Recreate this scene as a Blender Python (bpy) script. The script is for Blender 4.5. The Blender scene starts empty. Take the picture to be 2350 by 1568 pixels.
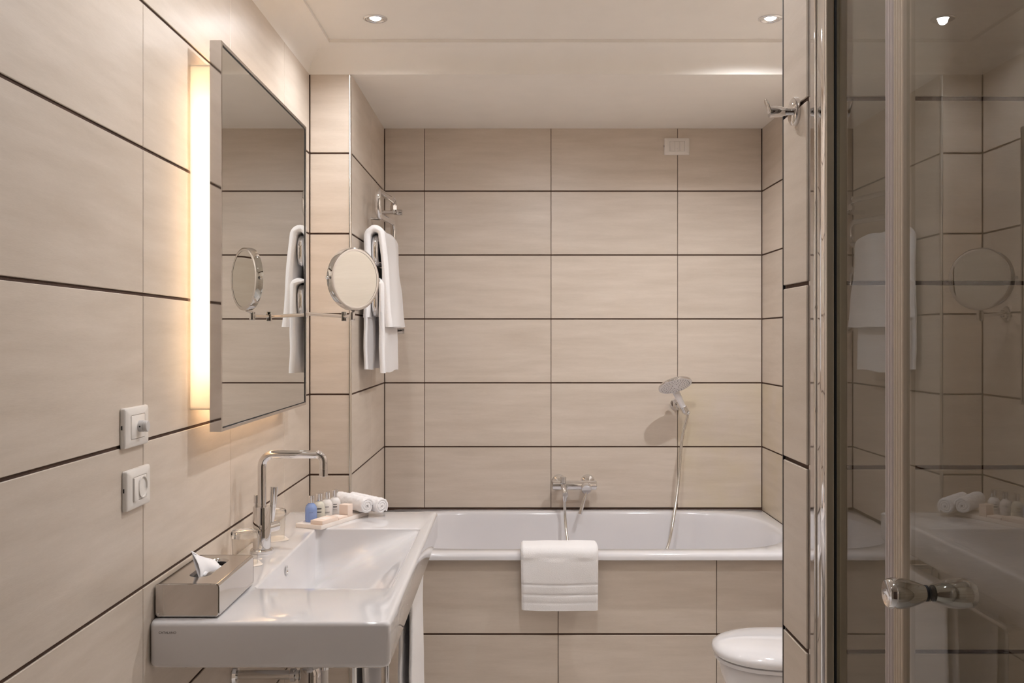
import bpy, bmesh, math, random
from mathutils import Vector, Matrix, noise

random.seed(7)
PI = math.pi
S = bpy.context.scene
COL = S.collection
F = 2147.0                 # focal length in pixels of a 2350 px wide frame
EYE = 1.42                 # camera height

# ------------------------------------------------------------------ camera
cam_d = bpy.data.cameras.new('camera')
cam_d.sensor_width = 36.0
cam_d.lens = 36.0 * F / 2350.0
cam_d.shift_y = -8.0 / 2350.0
cam_d.clip_start = 0.02
cam = bpy.data.objects.new('camera', cam_d)
COL.objects.link(cam)
cam.location = (0, 0, EYE)
cam.rotation_euler = (PI / 2, 0, 0)
S.camera = cam

# ------------------------------------------------------------------ world, exposure
w = bpy.data.worlds.new('world')
S.world = w
w.use_nodes = True
w.node_tree.nodes['Background'].inputs[0].default_value = (0.8, 0.82, 0.9, 1)
w.node_tree.nodes['Background'].inputs[1].default_value = 0.3
S.view_settings.view_transform = 'Standard'
S.view_settings.look = 'None'
S.view_settings.exposure = 0.43
S.view_settings.gamma = 1.0
S.view_settings.use_curve_mapping = False
S.cycles.use_denoising = True
S.cycles.max_bounces = 9
S.cycles.diffuse_bounces = 5
S.cycles.glossy_bounces = 4
S.cycles.transmission_bounces = 7
S.cycles.use_adaptive_sampling = True
S.cycles.adaptive_threshold = 0.05
S.cycles.transparent_max_bounces = 16
S.cycles.sample_clamp_indirect = 6.0
S.cycles.caustics_refractive = True
S.cycles.blur_glossy = 0.5
S.cycles.use_light_tree = False

# lamp strengths, all in one place
SPOT_W = 30.0
SPOT_COL = (0.97, 0.98, 1.0)
TUBE_E = 12.5
TUBE_COL = (1.0, 0.76, 0.52)
# x, y, strength relative to SPOT_W (the two over the washbasin side are dimmed)
# last value: cone in degrees (the ones near the left wall are narrower)
DOWNLIGHTS = [(-0.467, 3.2, .45, 156), (0.884, 3.2, 2.0, 161), (-0.467, 1.8, .28, 150), (0.238, 2.3, 1.4, 175), (-0.467, 0.4, .08, 150), (0.238, 0.9, .40, 160)]  # mid-room and last entries are unseen lamps added as fill light


# ================================================================== helpers
def at(px, py, Y):
    """world point seen at pixel (px, py) of the 2350x1568 photo, at distance Y"""
    return Vector(((px - 1175.0) * Y / F, Y, EYE + (776.0 - py) * Y / F))


MATS = {}


def srgb(r, g, b):
    def f(c):
        c = c / 255.0
        return c / 12.92 if c <= 0.04045 else ((c + 0.055) / 1.055) ** 2.4
    return (f(r), f(g), f(b), 1.0)


def mat(name, col, rough=0.5, metal=0.0, spec=0.5, coat=0.0, trans=0.0, ior=1.45, bump=None, vary=0.0, sss=0.0):
    m = bpy.data.materials.new(name)
    m.use_nodes = True
    nt = m.node_tree
    b = nt.nodes['Principled BSDF']
    c = col if len(col) == 4 else (*col, 1.0)
    b.inputs['Base Color'].default_value = c
    b.inputs['Roughness'].default_value = rough
    b.inputs['Metallic'].default_value = metal
    b.inputs['Specular IOR Level'].default_value = spec
    b.inputs['Coat Weight'].default_value = coat
    b.inputs['Coat Roughness'].default_value = 0.03
    b.inputs['Transmission Weight'].default_value = trans
    b.inputs['IOR'].default_value = ior
    if sss:
        b.inputs['Subsurface Weight'].default_value = sss
        b.inputs['Subsurface Radius'].default_value = (0.01, 0.01, 0.01)
    tc = nt.nodes.new('ShaderNodeTexCoord')
    if vary:
        n = nt.nodes.new('ShaderNodeTexNoise')
        n.inputs['Scale'].default_value = 9.0
        n.inputs['Detail'].default_value = 4.0
        nt.links.new(tc.outputs['Object'], n.inputs['Vector'])
        r = nt.nodes.new('ShaderNodeValToRGB')
        r.color_ramp.elements[0].position = 0.3
        r.color_ramp.elements[1].position = 0.7
        r.color_ramp.elements[0].color = tuple(x * (1 - vary) for x in c[:3]) + (1,)
        r.color_ramp.elements[1].color = tuple(min(1, x * (1 + vary)) for x in c[:3]) + (1,)
        nt.links.new(n.outputs['Fac'], r.inputs['Fac'])
        nt.links.new(r.outputs['Color'], b.inputs['Base Color'])
    if bump:
        n = nt.nodes.new('ShaderNodeTexNoise')
        n.inputs['Scale'].default_value = bump[0]
        n.inputs['Detail'].default_value = bump[2] if len(bump) > 2 else 3.0
        nt.links.new(tc.outputs['Object'], n.inputs['Vector'])
        bp = nt.nodes.new('ShaderNodeBump')
        bp.inputs['Strength'].default_value = bump[1]
        bp.inputs['Distance'].default_value = 0.002
        nt.links.new(n.outputs['Fac'], bp.inputs['Height'])
        nt.links.new(bp.outputs['Normal'], b.inputs['Normal'])
    MATS[name] = m
    return m


def emis(name, col, strength):
    m = bpy.data.materials.new(name)
    m.use_nodes = True
    nt = m.node_tree
    nt.nodes.remove(nt.nodes['Principled BSDF'])
    e = nt.nodes.new('ShaderNodeEmission')
    e.inputs['Color'].default_value = (*col[:3], 1)
    e.inputs['Strength'].default_value = strength
    nt.links.new(e.outputs[0], nt.nodes['Material Output'].inputs['Surface'])
    MATS[name] = m
    return m


def tile_material(name, ca, cb, rough=0.34, patch_tint=None):
    """porcelain stoneware with faint horizontal clouding; each tile gets its own patch of it"""
    m = bpy.data.materials.new(name)
    m.use_nodes = True
    nt = m.node_tree
    N, L = nt.nodes, nt.links
    b = N['Principled BSDF']
    tc = N.new('ShaderNodeTexCoord')
    oi = N.new('ShaderNodeObjectInfo')
    mul = N.new('ShaderNodeMath'); mul.operation = 'MULTIPLY'; mul.inputs[1].default_value = 53.0
    L.new(oi.outputs['Random'], mul.inputs[0])
    add = N.new('ShaderNodeVectorMath'); add.operation = 'ADD'
    L.new(tc.outputs['Object'], add.inputs[0]); L.new(mul.outputs[0], add.inputs[1])
    mp = N.new('ShaderNodeMapping'); mp.inputs['Scale'].default_value = (1.8, 1.8, 15.0)
    L.new(add.outputs[0], mp.inputs['Vector'])
    n1 = N.new('ShaderNodeTexNoise'); n1.inputs['Scale'].default_value = 1.6; n1.inputs['Detail'].default_value = 7.0
    n1.inputs['Roughness'].default_value = 0.62; n1.inputs['Distortion'].default_value = 0.15
    L.new(mp.outputs[0], n1.inputs['Vector'])
    n2 = N.new('ShaderNodeTexNoise'); n2.inputs['Scale'].default_value = 42.0; n2.inputs['Detail'].default_value = 4.0
    L.new(mp.outputs[0], n2.inputs['Vector'])
    mx = N.new('ShaderNodeMath'); mx.operation = 'MULTIPLY_ADD'; mx.inputs[1].default_value = 0.22
    L.new(n2.outputs['Fac'], mx.inputs[0]); L.new(n1.outputs['Fac'], mx.inputs[2])
    rp = N.new('ShaderNodeValToRGB')
    rp.color_ramp.elements[0].position = 0.30; rp.color_ramp.elements[0].color = ca
    rp.color_ramp.elements[1].position = 0.92; rp.color_ramp.elements[1].color = cb
    L.new(mx.outputs[0], rp.inputs['Fac'])
    hv = N.new('ShaderNodeHueSaturation')
    vr = N.new('ShaderNodeMapRange')
    vr.inputs['To Min'].default_value = 0.965; vr.inputs['To Max'].default_value = 1.03
    L.new(oi.outputs['Random'], vr.inputs['Value'])
    L.new(vr.outputs[0], hv.inputs['Value']); L.new(rp.outputs['Color'], hv.inputs['Color'])
    out = hv.outputs['Color']
    if patch_tint:
        ns = N.new('ShaderNodeTexNoise'); ns.inputs['Scale'].default_value = 5.0; ns.inputs['Detail'].default_value = 5.0
        L.new(add.outputs[0], ns.inputs['Vector'])
        rs = N.new('ShaderNodeValToRGB')
        rs.color_ramp.elements[0].position = 0.33; rs.color_ramp.elements[0].color = (0, 0, 0, 1)
        rs.color_ramp.elements[1].position = 0.68; rs.color_ramp.elements[1].color = (0.38, 0.38, 0.38, 1)
        L.new(ns.outputs['Fac'], rs.inputs['Fac'])
        mc = N.new('ShaderNodeMixRGB')
        mc.inputs['Color2'].default_value = patch_tint
        L.new(rs.outputs['Color'], mc.inputs['Fac']); L.new(out, mc.inputs['Color1'])
        out = mc.outputs['Color']
    L.new(out, b.inputs['Base Color'])
    b.inputs['Roughness'].default_value = rough
    b.inputs['Specular IOR Level'].default_value = 0.45
    bp = N.new('ShaderNodeBump'); bp.inputs['Strength'].default_value = 0.12; bp.inputs['Distance'].default_value = 0.001
    L.new(n2.outputs['Fac'], bp.inputs['Height']); L.new(bp.outputs['Normal'], b.inputs['Normal'])
    MATS[name] = m
    return m


def pane_material(name, tint=(1, 1, 1)):
    """clear sheet glass: Fresnel reflection over straight transmission"""
    m = bpy.data.materials.new(name)
    m.use_nodes = True
    nt = m.node_tree
    N, L = nt.nodes, nt.links
    N.remove(N['Principled BSDF'])
    fr = N.new('ShaderNodeFresnel'); fr.inputs['IOR'].default_value = 1.5
    ge = N.new('ShaderNodeNewGeometry')          # reflect where light enters the sheet, pass straight out again
    sc_ = N.new('ShaderNodeMath'); sc_.operation = 'MULTIPLY_ADD'; sc_.inputs[1].default_value = -1.45; sc_.inputs[2].default_value = 1.45
    L.new(ge.outputs['Backfacing'], sc_.inputs[0])
    ml = N.new('ShaderNodeMath'); ml.operation = 'MULTIPLY'; ml.use_clamp = True
    L.new(fr.outputs[0], ml.inputs[0]); L.new(sc_.outputs[0], ml.inputs[1])
    tr = N.new('ShaderNodeBsdfTransparent'); tr.inputs['Color'].default_value = (*tint, 1)
    gl = N.new('ShaderNodeBsdfGlossy'); gl.inputs['Roughness'].default_value = 0.0
    mx = N.new('ShaderNodeMixShader')
    L.new(ml.outputs[0], mx.inputs[0]); L.new(tr.outputs[0], mx.inputs[1]); L.new(gl.outputs[0], mx.inputs[2])
    L.new(mx.outputs[0], N['Material Output'].inputs['Surface'])
    MATS[name] = m
    return m


def acrylic_material(name):
    m = bpy.data.materials.new(name)
    m.use_nodes = True
    nt = m.node_tree
    N, L = nt.nodes, nt.links
    N.remove(N['Principled BSDF'])
    tl = N.new('ShaderNodeBsdfTranslucent'); tl.inputs['Color'].default_value = (0.95, 0.92, 0.86, 1)
    df = N.new('ShaderNodeBsdfDiffuse'); df.inputs['Color'].default_value = (0.9, 0.87, 0.82, 1)
    mx = N.new('ShaderNodeMixShader'); mx.inputs[0].default_value = 0.3
    L.new(tl.outputs[0], mx.inputs[1]); L.new(df.outputs[0], mx.inputs[2])
    L.new(mx.outputs[0], N['Material Output'].inputs['Surface'])
    MATS[name] = m
    return m


# ------------------------------------------------------------------ object helpers
def world_origin(o):
    v = Vector((0, 0, 0))
    while o is not None:
        v += o.location
        o = o.parent
    return v


def finish_mesh(bm, name, smooth):
    bmesh.ops.recalc_face_normals(bm, faces=bm.faces[:])
    me = bpy.data.meshes.new(name)
    bm.to_mesh(me)
    bm.free()
    if smooth:
        for p in me.polygons:
            p.use_smooth = True
        me.set_sharp_from_angle(angle=math.radians(smooth if smooth > 1 else 35))
    return me


def obj(name, bm, material, parent=None, smooth=35, keep_origin=False):
    """bm holds world coordinates; the object gets its own origin (base centre of its bounds)"""
    vs = [v.co for v in bm.verts]
    lo = Vector((min(v.x for v in vs), min(v.y for v in vs), min(v.z for v in vs)))
    hi = Vector((max(v.x for v in vs), max(v.y for v in vs), max(v.z for v in vs)))
    org = Vector((0, 0, 0)) if keep_origin else Vector(((lo.x + hi.x) / 2, (lo.y + hi.y) / 2, lo.z))
    bmesh.ops.translate(bm, verts=bm.verts[:], vec=-org)
    me = finish_mesh(bm, name, smooth)
    me.materials.append(MATS[material])
    o = bpy.data.objects.new(name, me)
    COL.objects.link(o)
    if parent is not None:
        o.parent = parent
        o.location = org - world_origin(parent)
    else:
        o.location = org
    return o


def tag(o, label, cat, group=None):
    o['label'] = label
    o['category'] = cat
    if group:
        o['group'] = group
    return o


def thing(name, label, cat, loc, group=None):
    o = bpy.data.objects.new(name, None)
    COL.objects.link(o)
    o.location = loc
    o.empty_display_size = 0.05
    return tag(o, label, cat, group)


def struct(name, bm, material, smooth=0, keep_origin=True):
    o = obj(name, bm, material, None, smooth, keep_origin)
    o['kind'] = 'structure'
    return o


def dup(root, loc, label, group=None):
    r = root.copy(); COL.objects.link(r); r.location = loc
    r['label'] = label
    if group:
        r['group'] = group
    for ch in list(root.children):
        c = ch.copy(); COL.objects.link(c); c.parent = r
        for g in ch.children:
            d = g.copy(); COL.objects.link(d); d.parent = c
    return r


# ------------------------------------------------------------------ shapes
def new():
    return bmesh.new()


def merge(bm, other):
    me = bpy.data.meshes.new('tmp')
    other.to_mesh(me)
    other.free()
    bm.from_mesh(me)
    bpy.data.meshes.remove(me)
    return bm


def box(x0, x1, y0, y1, z0, z1, bev=0.0, seg=2, bm=None):
    b = new()
    bmesh.ops.create_cube(b, size=1.0)
    for v in b.verts:
        v.co = Vector((x0 + (v.co.x + .5) * (x1 - x0), y0 + (v.co.y + .5) * (y1 - y0), z0 + (v.co.z + .5) * (z1 - z0)))
    if bev > 0:
        bmesh.ops.bevel(b, geom=b.edges[:], offset=bev, segments=seg, affect='EDGES', profile=0.5)
    return merge(bm, b) if bm is not None else b


def frame_of(d):
    d = d.normalized()
    up = Vector((0, 0, 1)) if abs(d.z) < 0.95 else Vector((1, 0, 0))
    a = d.cross(up).normalized()
    return a, d.cross(a).normalized()


def sweep(pts, radii, n=16, bm=None, cap=True):
    """round tube through the points with a radius for each"""
    b = bm if bm is not None else new()
    pts = [Vector(p) for p in pts]
    if not isinstance(radii, (list, tuple)):
        radii = [radii] * len(pts)
    t0 = (pts[1] - pts[0]).normalized()
    a, c = frame_of(t0)
    rings = []
    prev = t0
    for i, p in enumerate(pts):
        if i == 0:
            t = t0
        elif i == len(pts) - 1:
            t = (pts[i] - pts[i - 1]).normalized()
        else:
            t = ((pts[i + 1] - pts[i]).normalized() + (pts[i] - pts[i - 1]).normalized())
            t = t.normalized() if t.length > 1e-6 else prev
        q = prev.rotation_difference(t)
        a = q @ a
        c = q @ c
        prev = t
        rings.append([b.verts.new(p + radii[i] * (math.cos(2 * PI * k / n) * a + math.sin(2 * PI * k / n) * c)) for k in range(n)])
    for r0, r1 in zip(rings, rings[1:]):
        for k in range(n):
            b.faces.new((r0[k], r0[(k + 1) % n], r1[(k + 1) % n], r1[k]))
    if cap:
        b.faces.new(rings[0][::-1])
        b.faces.new(rings[-1])
    return b


def fillet(pts, r, seg=8):
    """polyline with every inner corner rounded"""
    pts = [Vector(p) for p in pts]
    out = [pts[0]]
    for i in range(1, len(pts) - 1):
        p, q, s = pts[i - 1], pts[i], pts[i + 1]
        d0 = (p - q); d1 = (s - q)
        l = min(d0.length, d1.length) * 0.499
        ang = d0.angle(d1)
        t = min(r / math.tan(ang / 2), l)
        a = q + d0.normalized() * t
        c = q + d1.normalized() * t
        rr = t * math.tan(ang / 2)
        cen = q + (d0.normalized() + d1.normalized()).normalized() * (rr / math.sin(ang / 2))
        va, vc = a - cen, c - cen
        for k in range(seg + 1):
            out.append(cen + va.normalized().slerp(vc.normalized(), k / seg) * rr)
    out.append(pts[-1])
    return out


def lathe(prof, origin, axis=(0, 0, 1), n=32, bm=None, cap=True):
    """profile of (radius, height) turned about an axis through origin"""
    b = bm if bm is not None else new()
    origin = Vector(origin)
    d = Vector(axis).normalized()
    a, c = frame_of(d)
    rings = []
    for r, h in prof:
        if r < 1e-6:
            rings.append([b.verts.new(origin + d * h)])
        else:
            rings.append([b.verts.new(origin + d * h + r * (math.cos(2 * PI * k / n) * a + math.sin(2 * PI * k / n) * c)) for k in range(n)])
    for r0, r1 in zip(rings, rings[1:]):
        if len(r0) == 1 and len(r1) == 1:
            continue
        for k in range(n):
            k2 = (k + 1) % n
            if len(r0) == 1:
                b.faces.new((r0[0], r1[k2], r1[k]))
            elif len(r1) == 1:
                b.faces.new((r0[k], r0[k2], r1[0]))
            else:
                b.faces.new((r0[k], r0[k2], r1[k2], r1[k]))
    if cap:
        if len(rings[0]) > 1:
            b.faces.new(rings[0][::-1])
        if len(rings[-1]) > 1:
            b.faces.new(rings[-1])
    return b


def cyl(p0, p1, r, r1=None, n=24, bev=0.0, bm=None):
    p0, p1 = Vector(p0), Vector(p1)
    h = (p1 - p0).length
    r1 = r if r1 is None else r1
    if bev:
        pr = [(r - bev, 0), (r, bev), (r1, h - bev), (r1 - bev, h)]
    else:
        pr = [(r, 0), (r1, h)]
    return lathe(pr, p0, p1 - p0, n, bm)


def loft(rings, bm=None, cap0=True, cap1=True):
    b = bm if bm is not None else new()
    vr = [[b.verts.new(p) for p in r] for r in rings]
    n = len(vr[0])
    for r0, r1 in zip(vr, vr[1:]):
        for k in range(n):
            b.faces.new((r0[k], r0[(k + 1) % n], r1[(k + 1) % n], r1[k]))
    if cap0:
        b.faces.new(vr[0][::-1])
    if cap1:
        b.faces.new(vr[-1])
    return b


def rrect(x0, x1, y0, y1, r, z, nc=6, ns=6):
    """rounded rectangle outline; always the same number of points, so outlines can be lofted"""
    r = max(r, 1e-4)
    pts = []
    cs = [(x1 - r, y1 - r, 0), (x0 + r, y1 - r, 1), (x0 + r, y0 + r, 2), (x1 - r, y0 + r, 3)]
    for i, (cx, cy, q) in enumerate(cs):
        arc = [(cx + r * math.cos((q + k / nc) * PI / 2), cy + r * math.sin((q + k / nc) * PI / 2)) for k in range(nc + 1)]
        pts += arc
        nx, ny, nq = cs[(i + 1) % 4]
        e = (nx + r * math.cos(nq * PI / 2), ny + r * math.sin(nq * PI / 2))
        for k in range(1, ns):
            t = k / ns
            pts.append((arc[-1][0] * (1 - t) + e[0] * t, arc[-1][1] * (1 - t) + e[1] * t))
    zf = z if callable(z) else (lambda x, y: z)
    return [Vector((x, y, zf(x, y))) for x, y in pts]


def prism(outline, axis_vec, bm=None):
    """outline (list of Vectors) pushed along axis_vec"""
    av = Vector(axis_vec)
    return loft([[Vector(p) for p in outline], [Vector(p) + av for p in outline]], bm)


def jitter(bm, amp, freq, seed=0.0):
    for v in bm.verts:
        p = v.co * freq + Vector((seed, seed * 1.7, seed * .3))
        v.co += Vector((noise.noise(p), noise.noise(p + Vector((31, 7, 3))), noise.noise(p + Vector((5, 41, 17))))) * amp


def cloth(center, half, wdir, w0, w1, nw=24, amp=0.0025, seed=0.0, freq=14.0, wave=None, edge=4):
    """thick cloth: centre line (points in a plane) with half thickness, spread along wdir from w0 to w1"""
    pts = [Vector(p) for p in center]
    wd = Vector(wdir).normalized()
    n = len(pts)
    hf = half if callable(half) else (lambda t: half)
    loop_l, loop_r = [], []
    for i, p in enumerate(pts):
        a = pts[max(i - 1, 0)]
        c = pts[min(i + 1, n - 1)]
        t = (c - a).normalized()
        nr = t.cross(wd).normalized()
        loop_l.append((p, nr, i / (n - 1)))
    b = new()
    rings = []
    ws = []
    for k in range(edge):
        ws.append((0.0 + (1 - math.cos(k / edge * PI / 2)) , math.sin(max(0.06, k / edge) * PI / 2)))
    mid = [(None, 1.0)]
    L = w1 - w0
    h0 = hf(0.5)
    stations = []
    for k in range(edge):
        a = k / edge * PI / 2
        stations.append((w0 + h0 * (1 - math.cos(PI / 2 - a)) if False else w0 + h0 * (1 - math.sin(a)) * 0 + h0 * (1 - math.cos(a)) * 0 + h0 * k / edge, max(0.35, math.sin(a + 0.25))))
    for k in range(nw + 1):
        stations.append((w0 + h0 + (L - 2 * h0) * k / nw, 1.0))
    for k in range(edge - 1, -1, -1):
        a = k / edge * PI / 2
        stations.append((w1 - h0 * k / edge, max(0.35, math.sin(a + 0.25))))
    for wv, sc in stations:
        sc = min(sc, 1.0)
        up, dn = [], []
        for p, nr, t in loop_l:
            off = wd * wv
            if wave:
                off = off + nr * wave(t, wv)
            hh = hf(t) * sc
            up.append(p + off + nr * hh)
            dn.append(p + off - nr * hh)
        rings.append(up + dn[::-1])
    bm = loft(rings, b)
    for v in bm.verts:
        p = v.co * freq + Vector((seed, seed * 1.7, seed * .3))
        v.co += Vector((noise.noise(p), noise.noise(p + Vector((31, 7, 3))), noise.noise(p + Vector((5, 41, 17))))) * amp
    return bm


def resample(pts, step):
    pts = [Vector(p) for p in pts]
    out = [pts[0]]
    for a, c in zip(pts, pts[1:]):
        n = max(1, int((c - a).length / step))
        for k in range(1, n + 1):
            out.append(a.lerp(c, k / n))
    return out


def spline(pts, n=10):
    """Catmull-Rom through the points"""
    P = [Vector(p) for p in pts]
    P = [P[0] * 2 - P[1]] + P + [P[-1] * 2 - P[-2]]
    out = []
    for i in range(1, len(P) - 2):
        for k in range(n):
            t = k / n
            a, b_, c, d = P[i - 1], P[i], P[i + 1], P[i + 2]
            out.append(0.5 * ((2 * b_) + (c - a) * t + (2 * a - 5 * b_ + 4 * c - d) * t * t + (3 * b_ - a - 3 * c + d) * t ** 3))
    out.append(P[-2])
    return out


# ================================================================== materials
TA, TB = srgb(198, 184, 169), srgb(220, 207, 194)
tile_material('tile', TA, TB)
tile_material('tile_yellowish', TA, TB, patch_tint=srgb(206, 190, 148))  # patchy yellowish tint mixed over the tile colour
mat('grout', srgb(84, 62, 50), 0.85, bump=(160, 0.5), vary=0.15)
mat('plaster', srgb(244, 239, 233), 0.7, bump=(60, 0.05), vary=0.012)
mat('floor_tile', srgb(216, 211, 206), 0.4, vary=0.06)
mat('porcelain', srgb(224, 221, 222), 0.08, coat=0.6, vary=0.006)
mat('enamel', srgb(221, 218, 220), 0.12, coat=0.5, vary=0.006)
mat('chrome', (0.78, 0.77, 0.77), 0.04, 1.0)
mat('chrome_soft', (0.78, 0.77, 0.75), 0.16, 1.0)
mat('steel', (0.62, 0.59, 0.56), 0.14, 1.0, bump=(300, 0.02))
mat('steel_mirror', (0.66, 0.63, 0.61), 0.05, 1.0)
mat('aluminium', (0.80, 0.77, 0.72), 0.22, 1.0)
mat('mirror_glass', (0.80, 0.80, 0.77), 0.0, 1.0)
mat('black_rubber', (0.012, 0.012, 0.014), 0.5)
mat('dark_hole', (0.01, 0.01, 0.01), 0.8)
mat('white_plastic', srgb(232, 226, 220), 0.32)
mat('grey_plastic', srgb(206, 202, 200), 0.35)
mat('white_plastic_shower', srgb(243, 241, 243), 0.25)
mat('nozzle', srgb(128, 124, 128), 0.5)
mat('terry', srgb(247, 244, 244), 0.95, spec=0.1, bump=(520, 0.9, 4.0))
mat('terry_flat', srgb(238, 235, 234), 0.9, spec=0.1, bump=(700, 0.35))
mat('waffle', srgb(238, 235, 234), 0.9, spec=0.1, bump=(380, 0.6))
mat('tissue_paper', srgb(244, 242, 244), 0.85, spec=0.1)
mat('card', srgb(236, 216, 202), 0.6, vary=0.01)
mat('card_white', srgb(240, 232, 226), 0.6)
mat('tray_white', srgb(238, 228, 220), 0.35)
mat('coaster', srgb(238, 228, 218), 0.7)
mat('tumbler_glass', (1, 0.99, 0.97), 0.0, trans=1.0, ior=1.47)
mat('blue_gel', srgb(168, 194, 246), 0.06, trans=0.6, ior=1.36)
mat('amber_gel', srgb(244, 240, 226), 0.05, trans=0.35, ior=1.36)
mat('milky', srgb(230, 226, 224), 0.2, spec=0.5)
mat('ink', srgb(52, 48, 48), 0.6)
mat('ink_blue', srgb(60, 84, 150), 0.6)
mat('logo_ink', srgb(84, 76, 74), 0.5)
mat('seal', srgb(206, 190, 172), 0.25, trans=0.15, ior=1.3)
mat('seal_grey', srgb(196, 184, 180), 0.22, trans=0.12, ior=1.3)
mat('door_wood', srgb(70, 48, 36), 0.4, vary=0.12)
pane_material('shower_pane', (0.93, 0.94, 0.92))
pane_material('thin_glass', (0.985, 0.98, 0.965))
acrylic_material('acrylic')
emis('tube_light', TUBE_COL, TUBE_E)
emis('lens_light', (0.95, 0.97, 1.0), 40.0).cycles.emission_sampling = 'NONE'

# ================================================================== the shell
XL = -0.761      # left wall face
YB = 4.418       # back wall face behind the tub
YP = 3.514       # pier face / front of the tub niche
XA = -0.603      # niche left side
XR = 1.181       # niche and room right side
YA = 3.530       # tub apron face
XP = 0.4825      # partition end face
YS = 1.531       # shower back wall face (near side of the partition)
YQ = 1.666       # far side of the partition
ZS = 2.410       # soffit over the tub, top of the tiles
ZC = 2.514       # ceiling
YREAR = -0.9
ROW = 0.302
G = 0.004        # tile stands this proud of the grout
ROWS = [i * ROW for i in range(8)] + [ZS + 0.004]
TILES = {}


def tile(wall, axis, face, out, u0, u1, z0, z1, material='tile'):
    """one tile as a child of its wall; axis 'x' or 'y' is the wall's normal, out its sign"""
    wdt, hgt = round(u1 - u0, 4), round(z1 - z0, 4)
    key = (axis, wdt, hgt, material)
    if key not in TILES:
        if axis == 'x':
            b = box(-G / 2, G / 2, -wdt / 2, wdt / 2, -hgt / 2, hgt / 2, 0.0011, 1)
        else:
            b = box(-wdt / 2, wdt / 2, -G / 2, G / 2, -hgt / 2, hgt / 2, 0.0011, 1)
        me = finish_mesh(b, 'tile', 0)
        me.materials.append(MATS[material])
        TILES[key] = me
    o = bpy.data.objects.new('tile', TILES[key])
    COL.objects.link(o)
    c = (u0 + u1) / 2
    f = face - out * G / 2
    o.location = (f, c, (z0 + z1) / 2) if axis == 'x' else (c, f, (z0 + z1) / 2)
    o.parent = wall
    return o


def tiling(wall, axis, face, out, cuts, rows=ROWS, jv=0.00125, jh=0.0034, z_lo=None, pick=None):
    for a, c in zip(cuts, cuts[1:]):
        for z0, z1 in zip(rows, rows[1:]):
            lo = z0 + jh
            if z_lo is not None:
                if z1 <= z_lo:
                    continue
                lo = max(lo, z_lo)
            m = 'tile'
            if pick:
                m = pick(a, c, z0, z1)
            tile(wall, axis, face, out, a + jv, c - jv, lo, z1 - jh, m)


# floor and ceiling
fl = struct('floor', box(XL - .1, XR + .3, YREAR - .1, YB + .1, -0.1, 0.0), 'floor_tile')
ce = struct('ceiling', box(XL - .1, XR + .3, YREAR - .1, YP + .0, ZC, ZC + .1), 'plaster')
RC = 0.092
sf = struct('wall_soffit', box(XA - .2, XR + .1, YP + 0.0305, YB + .1, ZS, ZC + .1), 'plaster')

# cove moulding between walls and ceiling: left wall, over the tub, mitred
cv = new()
prof = [(RC * (1 - math.cos(t)), RC * math.sin(t)) for t in [k / 14 * PI / 2 for k in range(15)]]


def cove_ring(kind):
    pts = []
    for d, h in prof:
        pts.append((d, h))
    pts += [(RC + 0.0, RC + 0.03), (-0.03, RC + 0.03), (-0.03, 0.0)]
    r = []
    for d, h in pts:
        if kind == 'near':
            r.append(Vector((XL + d, YREAR, ZS + h)))
        elif kind == 'corner':
            r.append(Vector((XL + d, YP - d, ZS + h)))
        else:
            r.append(Vector((XR + 0.1, YP - d, ZS + h)))
    return r


loft([cove_ring('near'), cove_ring('corner'), cove_ring('far')], cv)
struct('trim_1', cv, 'plaster', smooth=30)

# left wall
wl = struct('wall_left', box(XL - .12, XL - G, YREAR, YP + .1, 0, ZC), 'grout')
ycuts = [YREAR] + [1.93 - .598 * k for k in (4, 3, 2, 1, 0)] + [2.528, 3.126, YP - .002]
tiling(wl, 'x', XL, 1, ycuts)
# pier face
wp = struct('wall_pier', box(XL - .1, XA - G, YP + G, YB, 0, ZS), 'grout')
tiling(wp, 'y', YP, -1, [XL + .002, XA - .007])
# niche left side belongs to the pier
tiling(wp, 'x', XA, 1, [YP + .006, 4.02, YB - .002], z_lo=0.619)
# niche back wall
wb = struct('wall_back', box(XA - .05, XR + .1, YB + G, YB + .12, 0, ZS), 'grout')


def yellow_tinted(a, c, z0, z1):
    return 'tile_yellowish' if (c > 0.9 and z1 < 1.3) else 'tile'


tiling(wb, 'y', YB, -1, [XA + .002, -.4136, .1845, .782, XR - .002], z_lo=0.619, pick=yellow_tinted)
# right wall of the room and niche
wr = struct('wall_right', box(XR + G, XR + .12, YQ, YB, 0, ZC), 'grout')
tiling(wr, 'x', XR, -1, [YQ + .002, 2.03, 2.628, 3.226, 3.824, YB - .002], pick=lambda a, c, z0, z1: 'tile_yellowish' if (a > 3.7 and .5 < z1 < 1.3) else 'tile')
# tub apron
wa = struct('wall_apron', box(XA, XR, YA + G, YA + .035, 0, 0.59), 'grout')
tiling(wa, 'y', YA, -1, [XA + .002, -.424, .174, .772, XR - .002], rows=[0, .302, .588])
# partition between bathroom and shower
wq = struct('wall_partition', box(XP + G, XR + .2, YS + G, YQ - G, 0, ZC), 'grout')
tiling(wq, 'x', XP, -1, [YS + .001, YQ - .001], rows=ROWS[:-1] + [ZC])
tiling(wq, 'y', YS, -1, [XP + .003, 1.0805, XR + .2], rows=ROWS[:-1] + [ZC])
tiling(wq, 'y', YQ, 1, [XP + .003, 1.0805, XR - .004], rows=ROWS[:-1] + [ZC])
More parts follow.
